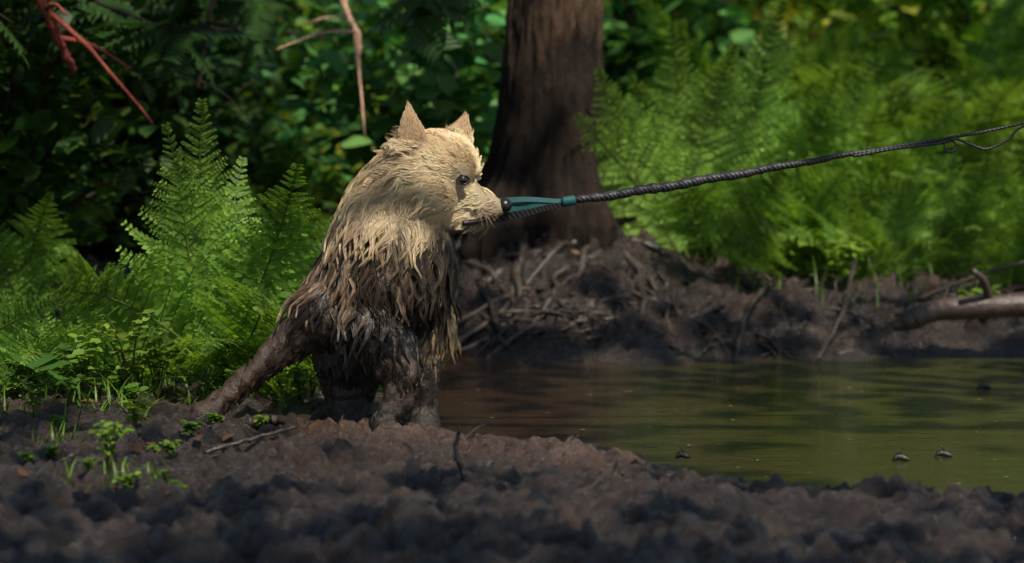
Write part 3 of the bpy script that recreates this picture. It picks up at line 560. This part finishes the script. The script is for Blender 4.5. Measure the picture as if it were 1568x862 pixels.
K=18; idx=np.repeat(np.arange(ng),K); n=len(idx); jr=np.minimum(.0105,Lg*.22)[idx][:,None]*rng.normal(size=(n,3))*.9; jr=jr-GN[idx]*(jr*GN[idx]).sum(1,keepdims=True)
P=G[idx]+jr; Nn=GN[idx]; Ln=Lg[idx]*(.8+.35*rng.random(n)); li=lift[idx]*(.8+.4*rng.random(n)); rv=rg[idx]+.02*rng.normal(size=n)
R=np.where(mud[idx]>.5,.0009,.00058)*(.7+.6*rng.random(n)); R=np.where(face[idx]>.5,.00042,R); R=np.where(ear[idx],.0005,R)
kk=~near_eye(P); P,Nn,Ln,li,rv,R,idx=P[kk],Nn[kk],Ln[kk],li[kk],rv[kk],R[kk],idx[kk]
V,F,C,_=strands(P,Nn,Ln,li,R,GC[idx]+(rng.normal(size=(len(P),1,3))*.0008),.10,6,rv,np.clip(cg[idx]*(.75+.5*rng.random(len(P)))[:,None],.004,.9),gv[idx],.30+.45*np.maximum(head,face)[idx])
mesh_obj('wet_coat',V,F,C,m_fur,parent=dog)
P,Nn=sample(40000,lambda c:.05+1.9*masks(c)[2]+.7*masks(c)[1]-.1*masks(c)[0]+2*isear(c)); k=~near_eye(P)&(masks(P)[0]<.5); P=P[k];Nn=Nn[k]; n=len(P); face=masks(P)[2]
muz=sstep(.18,.225,P[:,0]); Ln=np.where(face>.4,.017,.024)*(.6+.8*rng.random(n))*(1-.6*muz); ie=isear(P); Ln=np.where(ie,.009,Ln)
eyed=np.minimum(np.linalg.norm(P-e1,axis=1),np.linalg.norm(P-e2,axis=1)); Ln=Ln*(.5+.5*sstep(.015,.04,eyed))
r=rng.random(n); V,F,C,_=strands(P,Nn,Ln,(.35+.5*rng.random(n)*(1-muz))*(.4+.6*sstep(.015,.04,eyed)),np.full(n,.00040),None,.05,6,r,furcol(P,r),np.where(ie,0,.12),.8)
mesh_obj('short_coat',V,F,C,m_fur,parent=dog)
m_eye,nt,bs=newmat('eye'); bs.inputs['Base Color'].default_value=(.012,.006,.004,1); bs.inputs['Roughness'].default_value=.04; bs.inputs['Coat Weight'].default_value=1
m_blk,nt,bs=newmat('nose_leather'); bs.inputs['Base Color'].default_value=(.014,.010,.010,1); bs.inputs['Roughness'].default_value=.35; nz=noise_node(nt,400,2); bump(nt,bs,nz.outputs[0],.4,.001)
def ball(name,c,r,sc,mat,parent,n=24):
    th=np.linspace(0,np.pi,n);ph=np.linspace(0,2*np.pi,2*n,endpoint=False); A_,B_=np.meshgrid(th,ph,indexing='ij'); V=np.stack([np.sin(A_)*np.cos(B_)*sc[0],np.sin(A_)*np.sin(B_)*sc[1],np.cos(A_)*sc[2]],-1).reshape(-1,3)*r+np.array(c)
    I=np.arange(n*2*n).reshape(n,2*n); F=np.stack([I[:-1],I[1:],np.roll(I[1:],-1,1),np.roll(I[:-1],-1,1)],-1).reshape(-1,4); return mesh_obj(name,V,F,None,mat,parent=parent)
for nm,e_,s in (('eye_near',e1,1),('eye_far',e2,-1)):
    c=e_+np.array([0,-.0025*s,0]); ball(nm,c,.0098,(1.15,.9,.9),m_eye,dog)
    t=np.linspace(0,2*np.pi,24); ring=np.stack([c[0]+.0120*np.cos(t)+.0015,np.full(24,c[1]-.0045*s)+.003*s*np.abs(np.cos(t)),c[2]+.0080*np.sin(t)-.001*np.cos(t)],-1); Vv,Ff=tube(ring,.0018,6); mesh_obj('eyelid_'+nm[4:],Vv,Ff,None,m_blk,parent=dog)
ball('nose',nose+[.001,0,.001],.0155,(.85,.95,.85),m_blk,dog)
for s in (-1,1): ball('nostril_%s'%('near' if s<0 else 'far'),nose+[.0105,s*.006,.003],.0035,(1,1,.7),m_eye,dog,10)
pts=np.array([hit(x,z)+[0,-.0055,0] for x,z in [(.238,.403),(.228,.398),(.215,.394),(.202,.391),(.190,.389),(.178,.388)]]); A=Acc(); A.add(*tube(smooth_path(pts,20),np.linspace(.0045,.0060,20),6)); A.obj('lips',m_blk,parent=dog)
A=Acc()
for i in range(16):
    b=hit(rng.uniform(.20,.225),rng.uniform(.405,.418)); d=np.array([rng.uniform(-.2,.5),-.6,rng.uniform(-.5,.2)]); A.add(*tube(np.stack([b,b+d*.03,b+d*.055+[0,0,-.008]]),[.0003,.0002,.0001],3),(.5,.4,.25))
A.obj('whiskers',m_fur,parent=dog)
# ------------------------------------------------------------ leash
leash=empty('dog_leash')
m_rope,nt,bs=newmat('woven_leash'); bs.inputs['Roughness'].default_value=.5; tc=N(nt,'ShaderNodeTexCoord'); 
wv1=N(nt,'ShaderNodeTexWave'); wv1.inputs['Scale'].default_value=70; wv1.bands_direction='DIAGONAL'; wv1.inputs['Distortion'].default_value=1.5; nt.links.new(tc.outputs['Object'],wv1.inputs[0]); r=ramp(nt,wv1.outputs['Color'],[(.2,(.012,.012,.014)),(.8,(.04,.04,.047))]); nt.links.new(r.outputs[0],bs.inputs['Base Color']); bump(nt,bs,wv1.outputs['Fac'],.5,.001)
m_teal,nt,bs=newmat('teal_webbing'); bs.inputs['Base Color'].default_value=(.008,.085,.085,1); bs.inputs['Roughness'].default_value=.6; wv2=N(nt,'ShaderNodeTexWave'); wv2.inputs['Scale'].default_value=220; tc=N(nt,'ShaderNodeTexCoord'); nt.links.new(tc.outputs['Object'],wv2.inputs[0]); bump(nt,bs,wv2.outputs['Fac'],.4,.0005)
key=np.array([(.095,5.195,.4255),(.258,5.19,.450),(.437,5.185,.481),(.617,5.18,.513),(.784,5.175,.541),(.94,5.17,.572),(1.5,5.15,.70),(2.4,5.1,.93)]); n=900; P=smooth_path(key,n); s=np.concatenate([[0],np.cumsum(np.linalg.norm(np.diff(P,axis=0),axis=1))])
rad=np.interp(s,[0,.05,.2,.4,.55,.7,1.0,3],[.0050,.0082,.0092,.0070,.0048,.0030,.0020,.0020])
ruf=np.clip((.72-s)/.2,0,1); rr=np.random.default_rng(3); ph=np.cumsum(np.abs(rr.normal(1,.5,n))*.30); rad=rad*(1+ruf*.09*np.sin(ph)+ruf*.05*np.sin(ph*.37)); P[:,2]+=ruf*.0010*np.sin(ph*.23); P[:,1]+=ruf*.0012*np.cos(ph*.3)
V,F=tube(P,rad,14); mesh_obj('bungee_rope',V,F,None,m_rope,parent=leash)
P2=smooth_path([(.62,5.175,.510),(.70,5.17,.524),(.78,5.168,.534),(.805,5.165,.541),(.835,5.165,.530),(.862,5.165,.523),(.90,5.165,.540),(.95,5.165,.572),(1.2,5.16,.63),(2.4,5.12,.92)],160); V,F=tube(P2,np.linspace(.0030,.0020,160),8); mesh_obj('cord',V,F,None,m_rope,parent=leash)
t=np.linspace(0,2*np.pi,30); ring=np.stack([.795+.011*np.cos(t),5.165+.004*np.sin(t),.528+.010*np.sin(t)],-1); V,F=tube(ring,.0020,8); mesh_obj('ring',V,F,None,m_rope,parent=leash)
def ribbon(name,pts,wdir,w,th,mat,parent,n=40):
    P=smooth_path(pts,n); W=np.array(wdir,float); W=nrm(W); T=nrm(np.gradient(P,axis=0)); Nn=nrm(np.cross(T,W)); w=np.broadcast_to(w,(n,))[:,None]
    c=[P+W*w/2+Nn*th/2,P-W*w/2+Nn*th/2,P-W*w/2-Nn*th/2,P+W*w/2-Nn*th/2]; V=np.stack(c,1).reshape(-1,3); I=np.arange(n*4).reshape(n,4); F=np.stack([I[:-1],np.roll(I[:-1],-1,1),np.roll(I[1:],-1,1),I[1:]],-1).reshape(-1,4); return mesh_obj(name,V,F,None,mat,smooth=False,parent=parent)
ribbon('strap_upper',[(-.10,5.235,.412),(-.04,5.225,.422),(-.005,5.212,.428),(.03,5.203,.430),(.07,5.197,.428),(.108,5.195,.426)],(0,.35,1),np.linspace(.013,.007,40),.002,m_teal,leash)
ribbon('strap_lower',[(-.10,5.225,.388),(-.04,5.205,.394),(-.005,5.195,.400),(.03,5.19,.407),(.07,5.19,.417),(.108,5.193,.424)],(0,-.3,1),np.linspace(.020,.008,40),.002,m_rope,leash)
ribbon('strap_inner',[(-.08,5.215,.403),(.0,5.212,.413),(.05,5.2,.420),(.10,5.197,.425)],(0,.1,1),.016,.002,m_teal,leash)
V,F=tube(np.array([[.092,5.194,.4255],[.096,5.194,.426],[.112,5.194,.4285],[.116,5.194,.429]]),[.0085,.0095,.0095,.0085],14); mesh_obj('stop_sleeve',V,F,None,m_teal,parent=leash)
# ------------------------------------------------------------ camera
cam=bpy.data.cameras.new('camera'); co=bpy.data.objects.new('camera',cam); link(co); co.location=(0,0,.615); co.rotation_euler=(math.radians(90-3.69),0,0)
cam.lens=100; cam.sensor_width=36; cam.clip_end=500; cam.clip_start=.05; cam.dof.use_dof=True; cam.dof.focus_distance=5.17; cam.dof.aperture_fstop=3.8
scene.camera=co
